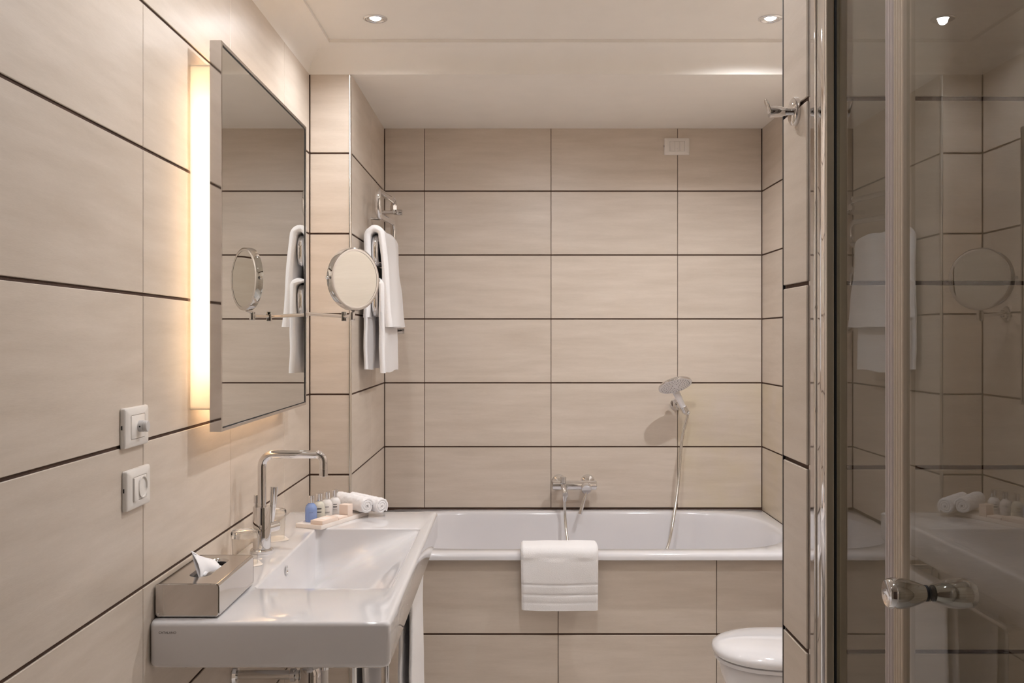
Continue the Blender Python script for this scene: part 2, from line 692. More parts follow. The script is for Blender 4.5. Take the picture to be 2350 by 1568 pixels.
# shower right side and the wall by the entrance
ws = struct('wall_shower', box(XR + .2 + G, XR + .3, YREAR, YS, 0, ZC), 'grout')
tiling(ws, 'x', XR + .2, -1, [.36, .93, YS - .002], rows=ROWS[:-1] + [ZC])
we = struct('wall_entrance', box(XP + G, XR + .2, YREAR, .35 - G, 0, ZC), 'grout')
tiling(we, 'x', XP, -1, [YREAR, -.25, .349], rows=ROWS[:-1] + [ZC])
tiling(we, 'y', .35, 1, [XP + .003, 1.0805, XR + .198], rows=ROWS[:-1] + [ZC])
# rear wall
wz = struct('wall_rear', box(XL - .12, XR + .3, YREAR - .1, YREAR - G, 0, ZC), 'grout')
tiling(wz, 'y', YREAR, 1, [XL, -.7, -.1, XP], rows=ROWS[:-1] + [ZC])

dz = struct('added_door', box(-.62, .30, YREAR + .0005, YREAR + .04, 0.0, 2.08, .003), 'door_wood')  # unseen dark door, added to give the chrome reflections contrast
obj('door_handle', sweep(fillet([(.22, YREAR + .04, 1.02), (.22, YREAR + .09, 1.02), (.10, YREAR + .09, 1.02)], .012), .009), 'chrome', dz)
# metal corner strip of the pier, edge of the partition
tr = new()
arc = [Vector((XA - .0085 + .0085 * math.cos(t), YP + .0085 - .0105 * math.sin(t), 0)) for t in [k / 8 * PI / 2 for k in range(9)]]
arc += [Vector((XA - .0085, YP + .0085, 0))]
prism([p + Vector((0, 0, .002)) for p in arc], (0, 0, ZS - .004), tr)
struct('trim_2', tr, 'aluminium', smooth=40)
struct('trim_3', box(XP - .0006, XP + .004, YQ - .003, YQ + .001, 0.002, ZC - .002), 'black_rubber')

# ================================================================== bathtub
tub = thing('bathtub', 'white built-in bathtub behind the tiled apron', 'bathtub', ((XA + XR) / 2, 3.95, 0.1))
ZT = 0.613
TX0, TX1, TY0, TY1 = XA + .001, XR - .001, 3.500, YB - .001
NB = 96


def tub_outer(inset, z):
    pts = []
    x0, x1, y0, y1 = TX0 + inset, TX1 - inset, TY0 + inset, TY1 - inset
    cx, cy = (x0 + x1) / 2, (y0 + y1) / 2
    for k in range(NB):
        a = 2 * PI * (k + .5) / NB
        c, s = math.cos(a), math.sin(a)
        m = max(abs(c) / 1.0, abs(s) / 1.0)
        pts.append(Vector((cx + c / m * (x1 - x0) / 2, cy + s / m * (y1 - y0) / 2, z)))
    return pts


def tub_inner(x0, x1, y0, y1, z, e=2.6):
    pts = []
    cx, cy = (x0 + x1) / 2, (y0 + y1) / 2
    hx, hy = (x1 - x0) / 2, (y1 - y0) / 2
    for k in range(NB):
        a = 2 * PI * (k + .5) / NB
        c, s = math.cos(a), math.sin(a)
        m = max(abs(c), abs(s))
        # direction in the unit square, pulled on to a stadium-like superellipse
        ux, uy = c / m, s / m
        ux, uy = ux * hx, uy * hy
        # straight sides, half superellipse ends of length .34
        el = 0.36 * hx / 0.81
        core = hx - el
        if abs(ux) <= core:
            px, py = ux, math.copysign(hy, uy) if abs(s) >= abs(c) else uy
        else:
            sx = math.copysign(1, ux)
            ex, ey = (abs(ux) - core) / el, abs(uy) / hy
            n = (ex ** e + ey ** e) ** (1 / e)
            px, py = sx * (core + ex / n * el), math.copysign(ey / n * hy, uy)
        pts.append(Vector((cx + px, cy + py, z)))
    return pts


tin = (-0.535, 1.128, 3.578, 4.348)
rings = [tub_outer(.006, .586), tub_outer(0, .588), tub_outer(0, ZT - .014), tub_outer(.004, ZT - .004), tub_outer(.013, ZT)]
rings += [tub_inner(*tin, ZT), tub_inner(tin[0] + .006, tin[1] - .006, tin[2] + .006, tin[3] - .006, ZT - .003),
          tub_inner(tin[0] + .012, tin[1] - .011, tin[2] + .010, tin[3] - .010, ZT - .012)]
for t in [k / 8 for k in range(1, 9)]:
    z = ZT - .012 - t * .30
    rings.append(tub_inner(tin[0] + .012 + .19 * t ** 1.3, tin[1] - .011 - .10 * t, tin[2] + .010 + .045 * t, tin[3] - .010 - .045 * t, z))
for t, dz_ in ((.03, .022), (.06, .036), (.10, .044), (.17, .048)):
    rings.append(tub_inner(tin[0] + .202 + t, tin[1] - .111 - t, tin[2] + .055 + t, tin[3] - .055 - t, ZT - .312 - dz_))
rings.append([Vector((.3 + (p.x - .3) * .1, 3.963 + (p.y - 3.963) * .1, .25)) for p in rings[-1]])
obj('tub_shell', loft(rings, cap0=False), 'enamel', tub, smooth=50)

# ================================================================== wash basin
SX0, SX1, SY0, SY1, ZB = XL + .002, -.255, 1.957, 3.21, .825
sink = thing('washbasin', 'long white rectangular ceramic washbasin on the left wall', 'washbasin', ((SX0 + SX1) / 2, 2.58, .66))
BX0, BX1, BY0, BY1 = -.617, -.283, 2.22, 2.928


def floor_z(x, y):
    t = (x - BX0) / (BX1 - BX0)
    return ZB - (.145 * (1 - t) ** 1.05 + .012)


def R(inset, z, rc):
    return rrect(SX0 + inset * .3, SX1 - inset, SY0 + inset, SY1 - inset, rc, z)


rings = [rrect(SX0 + .01, SX1 - .03, SY0 + .03, SY1 - .03, .01, ZB - .1), R(.014, ZB - .1, .012), R(.004, ZB - .094, .012), R(.0, ZB - .086, .012)]
for k in range(6):
    a = k / 5 * PI / 2
    rings.append(R(.010 * (1 - math.cos(a)), ZB - .010 + .010 * math.sin(a), .012))
for k in range(5):
    a = k / 4 * PI / 2
    i = .006 * math.sin(a)
    rings.append(rrect(BX0 + i, BX1 - i, BY0 + i, BY1 - i, .016, ZB - .006 * (1 - math.cos(a))))


def basin_ring(i0, i1, j, t, rc):
    def zz(x, y):
        return (ZB - .006) * (1 - t) + min(ZB - .0062, floor_z(x, y)) * t
    return rrect(BX0 + .006 + i0, BX1 - .006 - i1, BY0 + .006 + j, BY1 - .006 - j, rc, zz)


for i0, j, t, rc in ((.001, .003, .25, .016), (.002, .008, .5, .018), (.004, .016, .68, .02), (.007, .030, .82, .022), (.011, .048, .91, .026), (.018, .072, .97, .03), (.030, .105, 1.0, .034)):
    rings.append(basin_ring(i0, i0, j, t, rc))
rings.append(basin_ring(.06, .06, .15, 1.0, .03))
rings.append(basin_ring(.11, .11, .20, 1.0, .02))
rings.append(basin_ring(.14, .14, .28, 1.0, .01))
obj('basin', loft(rings, cap0=False), 'porcelain', sink, smooth=45)
# underside bowl
bl = loft([rrect(BX0 - .03, BX1 - .02, BY0 - .03, BY1 + .03, .02, ZB - .1), rrect(BX0 - .01, BX1 - .06, BY0 + .0, BY1 - .0, .03, ZB - .172)], cap0=False)
loft([rrect(SX0 + .01, SX1 - .03, SY0 + .03, SY1 - .03, .01, ZB - .1), rrect(BX0 - .03, BX1 - .02, BY0 - .03, BY1 + .03, .02, ZB - .1)], bl, False, False)
obj('bowl_underside', bl, 'porcelain', sink, smooth=40)
o_ = lathe([(.0095, .0), (.0135, .001), (.0135, .003), (.0095, .0035), (.008, .0015), (0, .0012)], (BX0 + .007, 2.526, .792), (1, 0, .02), 28)
obj('overflow_ring', o_, 'chrome', sink)
o_ = lathe([(.030, 0), (.030, .002), (.026, .004), (0, .006)], (-.56, 2.6, floor_z(-.56, 2.6) - .002), (0.3, 0, 1), 28)
obj('drain_plug', o_, 'chrome', sink)


def text_obj(name, body, size, material, loc, rot, parent, extrude=0.0002, spacing=1.0):
    cu = bpy.data.curves.new(name, 'FONT')
    cu.body = body
    cu.size = size
    cu.extrude = extrude
    cu.align_x = 'LEFT'
    cu.space_character = spacing
    o = bpy.data.objects.new(name, cu)
    COL.objects.link(o)
    dg = bpy.context.evaluated_depsgraph_get()
    me = bpy.data.meshes.new_from_object(o.evaluated_get(dg))
    bpy.data.objects.remove(o)
    me.materials.clear()
    me.materials.append(MATS[material])
    o = bpy.data.objects.new(name, me)
    COL.objects.link(o)
    o.parent = parent
    o.location = Vector(loc) - world_origin(parent)
    o.rotation_euler = rot
    return o


lg = text_obj('maker_lettering', 'CATALANO', .0066, 'logo_ink', (at(364, 1456, SY0).x, SY0 - .0002, at(364, 1455, SY0).z), (PI / 2, 0, 0), sink, spacing=1.05)
lg['label'] = 'small dark CATALANO lettering'

# ================================================================== basin faucet
FX, FY = -.694, 2.596
fc = thing('basin_faucet', 'tall chrome basin faucet with square-bent spout', 'faucet', (FX, FY, ZB))
obj('base_plate', lathe([(.031, 0), (.032, .002), (.032, .008), (.029, .011), (.02, .011)], (FX, FY, ZB), n=40), 'chrome', fc)
obj('body', lathe([(.0245, 0), (.0245, .116), (.0235, .118), (.012, .118)], (FX, FY, ZB + .010), n=48), 'chrome', fc)
sp = fillet([(FX, FY, ZB + .12), (FX, FY, 1.097), (-.523, FY, 1.097), (-.523, FY, 1.057)], .034, 12)
obj('spout', sweep(sp, .0115, 28), 'chrome', fc)
obj('aerator', cyl((-.523, FY, 1.058), (-.523, FY, 1.036), .0119, n=28, bev=.001), 'chrome', fc)
k0 = Vector((FX, FY, .889))
kd = Vector((.62, .75, .08)).normalized()
obj('valve_cap', cyl(k0, k0 + kd * .052, .0155, n=28, bev=.002), 'chrome', fc)
lv0 = k0 + kd * .033 + Vector((0, 0, .006))
obj('lever', sweep([lv0, lv0 + Vector((.002, .0, .03)), lv0 + Vector((.006, .002, .105))], [.0055, .0075, .0112], 24), 'chrome', fc)
obj('pop_up_rod', lathe([(.0035, 0), (.0035, .022), (.0045, .022), (.0045, .030), (.0068, .030), (.0068, .052), (.006, .053)], (FX - .019, FY + .012, .930), n=16), 'chrome', fc)

# ================================================================== tissue box, tissue
TBX0, TBX1, TBY0, TBY1, TBZ0, TBZ1 = -.757, -.622, 1.985, 2.252, ZB, .898
tb = thing('tissue_box', 'polished steel tissue box on the near corner of the washbasin', 'tissue box', ((TBX0 + TBX1) / 2, (TBY0 + TBY1) / 2, ZB))
cxm, cym = (TBX0 + TBX1) / 2 + .002, (TBY0 + TBY1) / 2 + .01


def tb_section(y, ins=0.0, r=.007):
    pts = rrect(TBX0 + ins, TBX1 - ins, TBZ0 + .003 + ins, TBZ1 - ins, r, 0, 5, 1)
    return [Vector((p.x, y, p.y)) for p in pts]


# shell as a sleeve: side and bottom panels, slotted top, end plates
sl = new()
slot = rrect(cxm - .021, cxm + .021, cym - .085, cym + .085, .0205, TBZ1, 8, 6)
out = rrect(TBX0 + .006, TBX1 - .006, TBY0 + .001, TBY1 - .001, .0005, TBZ1, 8, 6)
# slotted top with a rolled edge
lip = rrect(cxm - .023, cxm + .023, cym - .087, cym + .087, .0225, TBZ1, 8, 6)
low = rrect(cxm - .019, cxm + .019, cym - .083, cym + .083, .0185, TBZ1 - .006, 8, 6)
loft([out, lip, [p - Vector((0, 0, .002)) for p in slot], low], sl, cap0=False, cap1=False)
sec = []
q = rrect(TBX0, TBX1, TBZ0 + .003, TBZ1, .006, 0, 5, 1)
pts = [(p.x, p.y) for p in q]
# walk from the top right, down the right side, bottom, up the left side to the top left
walk = [(TBX1 - .006, TBZ1)] + [(TBX1 - .006 + .006 * math.sin(t), TBZ1 - .006 + .006 * math.cos(t)) for t in [k / 6 * PI / 2 for k in range(1, 7)]]
walk += [(TBX1 - .004 + .004 * math.cos(t), TBZ0 + .007 - .004 * math.sin(t)) for t in [k / 4 * PI / 2 for k in range(5)]]
walk += [(TBX0 + .004 - .004 * math.sin(t), TBZ0 + .007 - .004 * math.cos(t)) for t in [k / 4 * PI / 2 for k in range(5)]]
walk += [(TBX0 + .006 - .006 * math.cos(t), TBZ1 - .006 + .006 * math.sin(t)) for t in [k / 6 * PI / 2 for k in range(7)]]
va = [sl.verts.new((x, TBY0 + .001, z)) for x, z in walk]
vb = [sl.verts.new((x, TBY1 - .001, z)) for x, z in walk]
for i in range(len(walk) - 1):
    sl.faces.new((va[i], va[i + 1], vb[i + 1], vb[i]))
obj('sleeve', sl, 'steel', tb, smooth=40)
for ya, yb in ((TBY0, TBY0 + .004), (TBY1 - .004, TBY1)):
    e = loft([tb_section(ya, .0015), tb_section(ya + .001, .0), tb_section(yb - .001, .0), tb_section(yb, .0015)])
    obj('end_plate', e, 'steel_mirror', tb, smooth=0)
inner = loft([tb_section(TBY0 + .006, .004), tb_section(TBY0 + .0061, .003)], None)
inner.free()
obj('paper_block', box(TBX0 + .008, TBX1 - .008, TBY0 + .008, TBY1 - .008, TBZ0 + .004, TBZ1 - .022, .003), 'tissue_paper', tb)
obj('foot_screw', lathe([(.0035, 0), (.0028, .0015), (0, .002)], (TBX0 + .006, TBY0, TBZ0 + .009), (0, -1, 0), 14), 'chrome', tb)
for x in (TBX0 + .012, TBX1 - .012):
    for y in (TBY0 + .015, TBY1 - .015):
        obj('foot', cyl((x, y, ZB), (x, y, ZB + .0035), .006, n=14), 'black_rubber', tb)

# tissue: a folded sheet pulled up to a point
ts = new()
U, V = 16, 14
a0, a1 = Vector((cxm - .010, cym - .045, TBZ1 - .012)), Vector((cxm + .010, cym + .055, TBZ1 - .012))
tip = at(438, 1265, cym - .030)
base_far = at(492, 1284, cym + .06)
for side in (0, 1):
    g = []
    for i in range(U + 1):
        u = i / U
        row = []
        for j in range(V + 1):
            v = j / V
            bpt = a0.lerp(a1, u)
            top = tip.lerp(base_far, u ** .8) + Vector((0, 0, -.012 * math.sin(PI * u) * .3))
            p = bpt.lerp(top, v)
            p += Vector((1, -.2, 0)) * (.004 * math.sin(u * 9 + v * 2.0 + side) * (1 - .5 * v) + (.006 if side else -.004) * math.sin(PI * v) * (1 - u * .5))
            row.append(ts.verts.new(p))
        g.append(row)
    for i in range(U):
        for j in range(V):
            ts.faces.new((g[i][j], g[i + 1][j], g[i + 1][j + 1], g[i][j + 1]))
bmesh.ops.remove_doubles(ts, verts=ts.verts[:], dist=.0004)
tso = tag(obj('tissue', ts, 'tissue_paper', None, smooth=60), 'white paper tissue pulled up out of the steel box', 'tissue')
md = tso.modifiers.new('thickness', 'SOLIDIFY'); md.thickness = .0006

# ================================================================== tumblers on coasters


def coaster(c, label):
    r = rrect(c[0] - .041, c[0] + .041, c[1] - .041, c[1] + .041, .02, ZB + .0006, 6, 4)
    b = new()
    up = [p + Vector((0, 0, .0016 * max(0, (abs(p.x - c[0]) + abs(p.y - c[1])) / .06 - .7))) for p in r]
    mid = [Vector((c[0] + (p.x - c[0]) * .82, c[1] + (p.y - c[1]) * .82, ZB + .0006)) for p in r]
    loft([[p - Vector((0, 0, .0005)) for p in mid], [p - Vector((0, 0, .0005)) for p in up], up, mid], b)
    bmesh.ops.rotate(b, verts=b.verts[:], cent=Vector((c[0], c[1], 0)), matrix=Matrix.Rotation(.5, 3, 'Z'))
    return tag(obj('paper_coaster', b, 'coaster'), label, 'coaster', 'paper coasters under the tumblers')


GL1, GL2 = (-.702, 2.462), (-.705, 2.766)
coaster(GL1, 'pale paper coaster in front of the faucet, next to the tissue box')
coaster(GL2, 'pale paper coaster behind the faucet, nearer the toiletries tray')
wall_out = [(.0310, 0), (.0325, .0005), (.0345, .05), (.0360, .0705)]
wall_in = [(.0343, .0700), (.0328, .050), (.0312, .001), (.0310, 0)]
base_prof = [(0, .0705), (.0361, .0706), (.0366, .075), (.0366, .083), (.0345, .0865), (.0255, .0872), (.0225, .0852), (.012, .0845), (0, .0843)]
g1 = thing('tumbler', 'clear glass tumbler upside down in front of the faucet', 'glass', (GL1[0], GL1[1], ZB + .0012), 'upturned tumblers on the washbasin')
obj('glass_wall', lathe(wall_out + wall_in, g1.location, n=48, cap=False), 'thin_glass', g1, smooth=50)
obj('thick_base', lathe(base_prof, g1.location, n=48, cap=False), 'tumbler_glass', g1, smooth=40)
dup(g1, (GL2[0], GL2[1], ZB + .0012), 'clear glass tumbler upside down behind the faucet')

# ================================================================== toiletries tray
TO = Vector((-.591, 2.897, ZB))
tl_ = Vector((.108, .242, 0)).normalized()      # along the tray
tw_ = Vector((-tl_.y, tl_.x, 0))                # across it, towards the wall


def tray_pt(a, b, z=0.0):
    return TO + tl_ * a + tw_ * b + Vector((0, 0, z))


def obox(a0, a1, b0, b1, z0, z1, bev=.001, seg=2, rot=0.0):
    b = box(a0, a1, b0, b1, z0, z1, bev, seg)
    ca, cb = (a0 + a1) / 2, (b0 + b1) / 2
    for v in b.verts:
        x, y = v.co.x - ca, v.co.y - cb
        x, y = x * math.cos(rot) - y * math.sin(rot), x * math.sin(rot) + y * math.cos(rot)
        v.co = tray_pt(ca + x, cb + y, v.co.z)
    return b


t_r = [[tray_pt(p.x, p.y, z) for p in rrect(0 + i, .27 - i, 0 + i, .098 - i, .004, 0)] for i, z in
       ((.001, 0), (0, .001), (0, .0125), (.0008, .0135), (.003, .0135), (.004, .0115), (.02, .0112))]
tag(obj('toiletries_tray', loft(t_r), 'tray_white', None, smooth=40), 'narrow white tray holding bottles and small boxes on the washbasin', 'tray')
TZ = .0115


def bottle(a, b, name, label, body_mat, fill, lettering):
    base = tray_pt(a, b, TZ)
    o = thing(name, label, 'bottle', base, 'small toiletry bottles in a row on the tray')
    outl = [(.0165, 0), (.0182, .0012), (.0188, .004), (.0188, .038), (.0178, .046), (.0145, .0525), (.0105, .0565), (.0085, .058), (.0085, .060)]
    obj('bottle_body', lathe(outl, base, n=32), body_mat, o, smooth=50)
    if fill:
        f = lathe([(.0166, .0015), (.0174, .004), (.0174, .034)], base, n=32)
        obj('liquid', f, fill, o)
    cap = lathe([(.0092, 0), (.0098, .0006), (.0098, .0225), (.0088, .0238)], base + Vector((0, 0, .0592)), n=28)
    obj('cap', cap, 'chrome', o)
    # printed lines wrapped round the side that faces the room
    toward = Vector((.25, -1, 0)).normalized()
    ang0 = math.atan2(toward.y, toward.x)
    for i, (z, wd, th) in enumerate(lettering):
        q = new()
        n = 8
        lo, hi = [], []
        for k in range(n + 1):
            an = ang0 + (k / n - .5) * wd / .0188
            d = Vector((math.cos(an), math.sin(an), 0)) * .01895
            lo.append(q.verts.new(base + d + Vector((0, 0, z))))
            hi.append(q.verts.new(base + d + Vector((0, 0, z + th))))
        for k in range(n):
            q.faces.new((lo[k], lo[k + 1], hi[k + 1], hi[k]))
        obj('printed_line', q, 'ink_blue' if fill == 'blue_gel' else 'ink', o)
    return o


LET = [(.034, .012, .0022), (.018, .018, .0010), (.015, .016, .0010)]
bottle(.052, .076, 'toiletry_bottle', 'small blue bottle with silver cap at the near end of the row', 'blue_gel', None, [(.030, .012, .0008)])
bottle(.095, .076, 'toiletry_bottle', 'small clear yellowish bottle with silver cap, second beside the blue one', 'amber_gel', None, [(.034, .014, .004), (.024, .014, .003)])
bottle(.137, .076, 'toiletry_bottle', 'small milky white bottle with silver cap, third from the blue one', 'milky', None, LET)
bottle(.179, .074, 'toiletry_bottle', 'small milky white bottle with silver cap, farthest of the row by the rolled towels', 'milky', None, [(.036, .012, .002), (.027, .013, .0035), (.020, .015, .001), (.015, .016, .001)])

o = thing('soap_box', 'flat pale pink soap box at the near end of the tray', 'box', tray_pt(.052, .026, TZ))
obj('carton', obox(.008, .094, .001, .046, TZ, TZ + .0145, .001), 'card', o)
obj('label_sticker', obox(.034, .070, .010, .036, TZ + .0145, TZ + .0148, 0), 'card_white', o)
o = thing('flat_carton', 'flat pale carton with white label in the middle of the tray', 'box', tray_pt(.12, .026, TZ))
obj('carton', obox(.099, .150, .003, .050, TZ, TZ + .008, .001), 'card', o)
obj('label_sticker', obox(.105, .140, .012, .038, TZ + .008, TZ + .0083, 0), 'card_white', o)
tag(obj('small_carton', obox(.152, .180, .004, .038, TZ, TZ + .041, .0012), 'card'), 'upright pale pink cube carton standing beside the rolled towels', 'box')


def rolled_towel(p0, p1, r, label, seed, flap):
    p0, p1 = Vector(p0), Vector(p1)
    ax = (p1 - p0)
    L = ax.length
    ax.normalize()
    up = Vector((0, 0, 1))
    sd = ax.cross(up).normalized()
    turns = 2.8
    n = 130
    th = r / turns * .42
    cl = []
    for i in range(n + 1):
        t = i / n
        rr = .003 + (r - th - .003) * t
        an = -turns * 2 * PI * t + flap
        cl.append(sd * (rr * math.cos(an)) + up * (rr * math.sin(an)))
    # loose end lies flat on the tray
    tan = (cl[-1] - cl[-2]).normalized()
    b = cloth([p0 + c for c in cl], lambda t: th * (1 if t < .97 else .8), ax, 0, L, nw=40, amp=.0026, seed=seed, freq=95.0, edge=3)
    return tag(obj('rolled_towel', b, 'terry', None, smooth=60), label, 'towel', 'rolled face towels')


rolled_towel((-.476, 3.083, ZB + .0135 + .0275), (-.594, 3.213, ZB + .0135 + .0275), .0285, 'rolled white towel nearer the front, its spiral end towards the room', 3.0, -1.2)
rolled_towel((-.432, 3.108, ZB + .036), (-.553, 3.236, ZB + .036), .029, 'rolled white towel lying farther back against the other roll', 9.0, -2.0)

# ================================================================== wall mirror with lit side
MX, MY0, MY1, MZ0, MZ1 = -.684, 2.203, 3.112, 1.1985, 2.122
mc = thing('wall_mirror', 'large rectangular steel-framed mirror with lit frosted edge on the left wall', 'mirror', (XL, 2.65, MZ0))
FRT = .006
fr = new()
box(MX - .028, MX, MY0, MY0 + .008, MZ0, MZ1, .0008, 1, fr)
obj('frame_side', fr, 'steel_mirror', mc)
obj('frame_side', box(MX - .028, MX, MY1 - .008, MY1, MZ0, MZ1, .0008, 1), 'steel_mirror', mc)
obj('frame_rail', box(MX - .028, MX, MY0 + .008, MY1 - .008, MZ1 - .008, MZ1, .0008, 1), 'steel_mirror', mc)
obj('frame_rail', box(MX - .028, MX, MY0 + .008, MY1 - .008, MZ0, MZ0 + .008, .0008, 1), 'steel_mirror', mc)
obj('mirror_pane', box(MX - .010, MX - .003, MY0 + .008, MY1 - .008, MZ0 + .008, MZ1 - .008), 'mirror_glass', mc)
obj('back_panel', box(MX - .024, MX - .012, MY0 + .008, MY1 - .008, MZ0 + .008, MZ1 - .008), 'white_plastic', mc)
gk = new()
for a in ((MY0 + .008, MY0 + .0105, MZ0 + .008, MZ1 - .008), (MY1 - .0105, MY1 - .008, MZ0 + .008, MZ1 - .008),
          (MY0 + .0105, MY1 - .0105, MZ0 + .008, MZ0 + .0105), (MY0 + .0105, MY1 - .0105, MZ1 - .0105, MZ1 - .008)):
    box(MX - .003, MX - .0018, *a, bm=gk)
obj('gasket', gk, 'black_rubber', mc)
LZ0, LZ1, LY0, LY1 = 1.25, 2.066, 2.212, 3.10
ac = new()
th = .003
for ya, yb in ((LY0, LY0 + th), (LY1 - th, LY1)):
    ly = obj('light_diffuser', box(XL + .0005, MX - .0285, ya, yb, LZ0, LZ1), 'acrylic', mc)
for za, zb in ((LZ0, LZ0 + th), (LZ1 - th, LZ1)):
    obj('light_diffuser', box(XL + .0005, MX - .0285, LY0 + th, LY1 - th, za, zb), 'acrylic', mc)
for za in (LZ0 + .018, LZ1 - .018):
    obj('light_tube', cyl((MX - .050, LY0 + .07, za), (MX - .050, LY1 - .07, za), .010, n=12), 'tube_light', mc)
for yy in (LY0 + .045, LY1 - .045):
    obj('light_tube', cyl((MX - .045, yy, LZ0 + .07), (MX - .045, yy, LZ1 - .07), .009, n=12), 'tube_light', mc)

# ================================================================== magnifying mirror on its arm
CMC = Vector((-.514, 3.034, 1.611))
cmn = Vector((math.sin(math.radians(51)), -math.cos(math.radians(51)), 0))
cmt = Vector((cmn.y, -cmn.x, 0)) * -1           # horizontal in the disc plane
JO, EL, WM = Vector((-.5235, 3.063, 1.492)), Vector((-.5615, 3.13, 1.492)), Vector((XL, 3.335, 1.506))
cm = thing('magnifying_mirror', 'round chrome magnifying mirror on a jointed arm', 'mirror', WM)
rg = lathe([(.0905, .0125), (.097, .0135), (.1015, .0115), (.1025, .006), (.1025, -.006), (.1015, -.0115), (.097, -.0135), (.0905, -.0125)], CMC, cmn, 72, cap=False)
obj('rim', rg, 'chrome', cm, smooth=50)
obj('glass_front', lathe([(0, .0105), (.05, .0108), (.0915, .0118), (.0915, .003), (0, .003)], CMC, cmn, 72, cap=False), 'mirror_glass', cm, smooth=50)
obj('glass_back', lathe([(0, -.0105), (.05, -.0108), (.0915, -.0118), (.0915, -.003), (0, -.003)], CMC, cmn, 72, cap=False), 'mirror_glass', cm, smooth=50)
for s in (-1, 1):
    p = CMC + cmt * s * .101
    obj('pivot_knob', lathe([(.0035, 0), (.0035, .005), (.0055, .006), (.0055, .011), (.004, .0125)], p, cmt * s, 16), 'chrome', cm)
obj('stem', cyl((JO.x, JO.y, JO.z + .012), (CMC.x, CMC.y, CMC.z - .1), .006, n=16), 'chrome', cm)
obj('joint', cyl(JO + Vector((0, 0, -.014)), JO + Vector((0, 0, .014)), .0095, n=24, bev=.0015), 'chrome', cm)
obj('joint', box(EL.x - .008, EL.x + .008, EL.y - .008, EL.y + .008, EL.z - .016, EL.z + .016, .002), 'chrome', cm)
obj('arm', cyl(JO, EL, .006, n=16), 'chrome', cm)
obj('arm', cyl(EL, WM + Vector((.03, -.028, 0)), .006, n=16), 'chrome', cm)
obj('joint', cyl(WM + Vector((.03, -.028, -.014)), WM + Vector((.03, -.028, .014)), .0095, n=24, bev=.0015), 'chrome', cm)
obj('wall_rosette', lathe([(.028, 0), (.028, .006), (.024, .010), (.009, .012), (.009, .026)], WM, (1, 0, 0), 32), 'chrome', cm)

# ================================================================== wall plates


def plate(name, label, cx, cy, cz, kind):
    """120 x 80 mm cover plate; local frame: u along the wall, n out of it"""
    if kind == 'back':
        u, nrm, o3 = Vector((1, 0, 0)), Vector((0, -1, 0)), Vector((cx, YB, cz))
    else:
        u, nrm, o3 = Vector((0, 1, 0)), Vector((1, 0, 0)), Vector((XL, cy, cz))
    up = Vector((0, 0, 1))

    def P(a, b, d):
        return o3 + u * a + up * b + nrm * d

    def ring(hw, hh, r, d):
        return [P(p.x, p.y, d) for p in rrect(-hw, hw, -hh, hh, r, 0, 5, 6)]
    t = thing(name, label, 'switch' if kind != 'socket' else 'socket', o3)
    bow = [(.058, .0375, .0), (.0598, .0395, .001), (.060, .040, .004), (.0585, .0393, .0085), (.055, .0365, .0108), (.036, .0245, .0118), (.0355, .024, .0095)]
    obj('cover_plate', loft([ring(a, b_, .004, d) for a, b_, d in bow], cap1=True), 'white_plastic', t, smooth=40)

    def module(a0, a1, d=.0122, name_='key', mt='white_plastic'):
        r0 = [P(p.x, p.y, .009) for p in rrect(a0 + .0009, a1 - .0009, -.0232, .0232, .0008, 0, 2, 1)]
        r1 = [P(p.x, p.y, d - .0006) for p in rrect(a0 + .0009, a1 - .0009, -.0232, .0232, .0008, 0, 2, 1)]
        r2 = [P(p.x, p.y, d) for p in rrect(a0 + .0018, a1 - .0018, -.0226, .0226, .0008, 0, 2, 1)]
        return obj(name_, loft([r0, r1, r2]), mt, t)
    if kind == 'back':
        for i in range(3):
            module(-.0345 + .023 * i, -.0345 + .023 * (i + 1))
        obj('indicator', lathe([(.0018, 0), (0, .0006)], P(.0, -.012, .0122), nrm, 10), 'grey_plastic', t)
    elif kind == 'dimmer':
        module(-.0345, .0345, .0126, 'dimmer_panel')
        kn = obj('dimmer_knob', lathe([(.0118, 0), (.0118, .0085), (.0100, .009), (.0100, .0102), (.0112, .0108), (.0112, .0158), (.0102, .0168), (0, .0165)], P(.006, .0, .0126), nrm, 32), 'grey_plastic', t)
        obj('knob_screw', lathe([(.0018, 0), (0, .0004)], P(.006, 0, .0126) + nrm * .0045 - u * .0118, -u, 10), 'dark_hole', kn)
    else:
        module(-.0345, -.0125, .0150, 'switch_key')
        module(-.0125, .0345, .0122, 'socket_panel')
        so = lathe([(.0205, .0118), (.0222, .0132), (.0222, .0150), (.0200, .0150), (.0188, .0020), (0, .0020)], P(.0118, 0, 0), nrm, 40, cap=False)
        w_ = obj('socket_well', so, 'white_plastic', t, smooth=30)
        for s in (-1, 1):
            obj('socket_hole', lathe([(.0026, 0), (0, .0005)], P(.0118 + s * .0095, 0, .0021), nrm, 12), 'dark_hole', w_)
    nt_ = obj('notch', box(-.001, .001, -.001, .001, -.004, .004), 'dark_hole', t)
    nt_.location = P(-.0602, -.002, .004) - Vector(t.location)
    return t


plate('dimmer_switch', 'white wall plate with a round grey dimmer knob', 0, 1.875, 1.243, 'dimmer')
plate('wall_socket', 'white wall plate with a round power socket, below the dimmer', 0, 1.884, 1.119, 'socket')
plate('light_switch', 'white three-key switch plate high on the wall above the tub', at(1553, 336, YB).x, 0, at(1553, 337, YB).z, 'back')

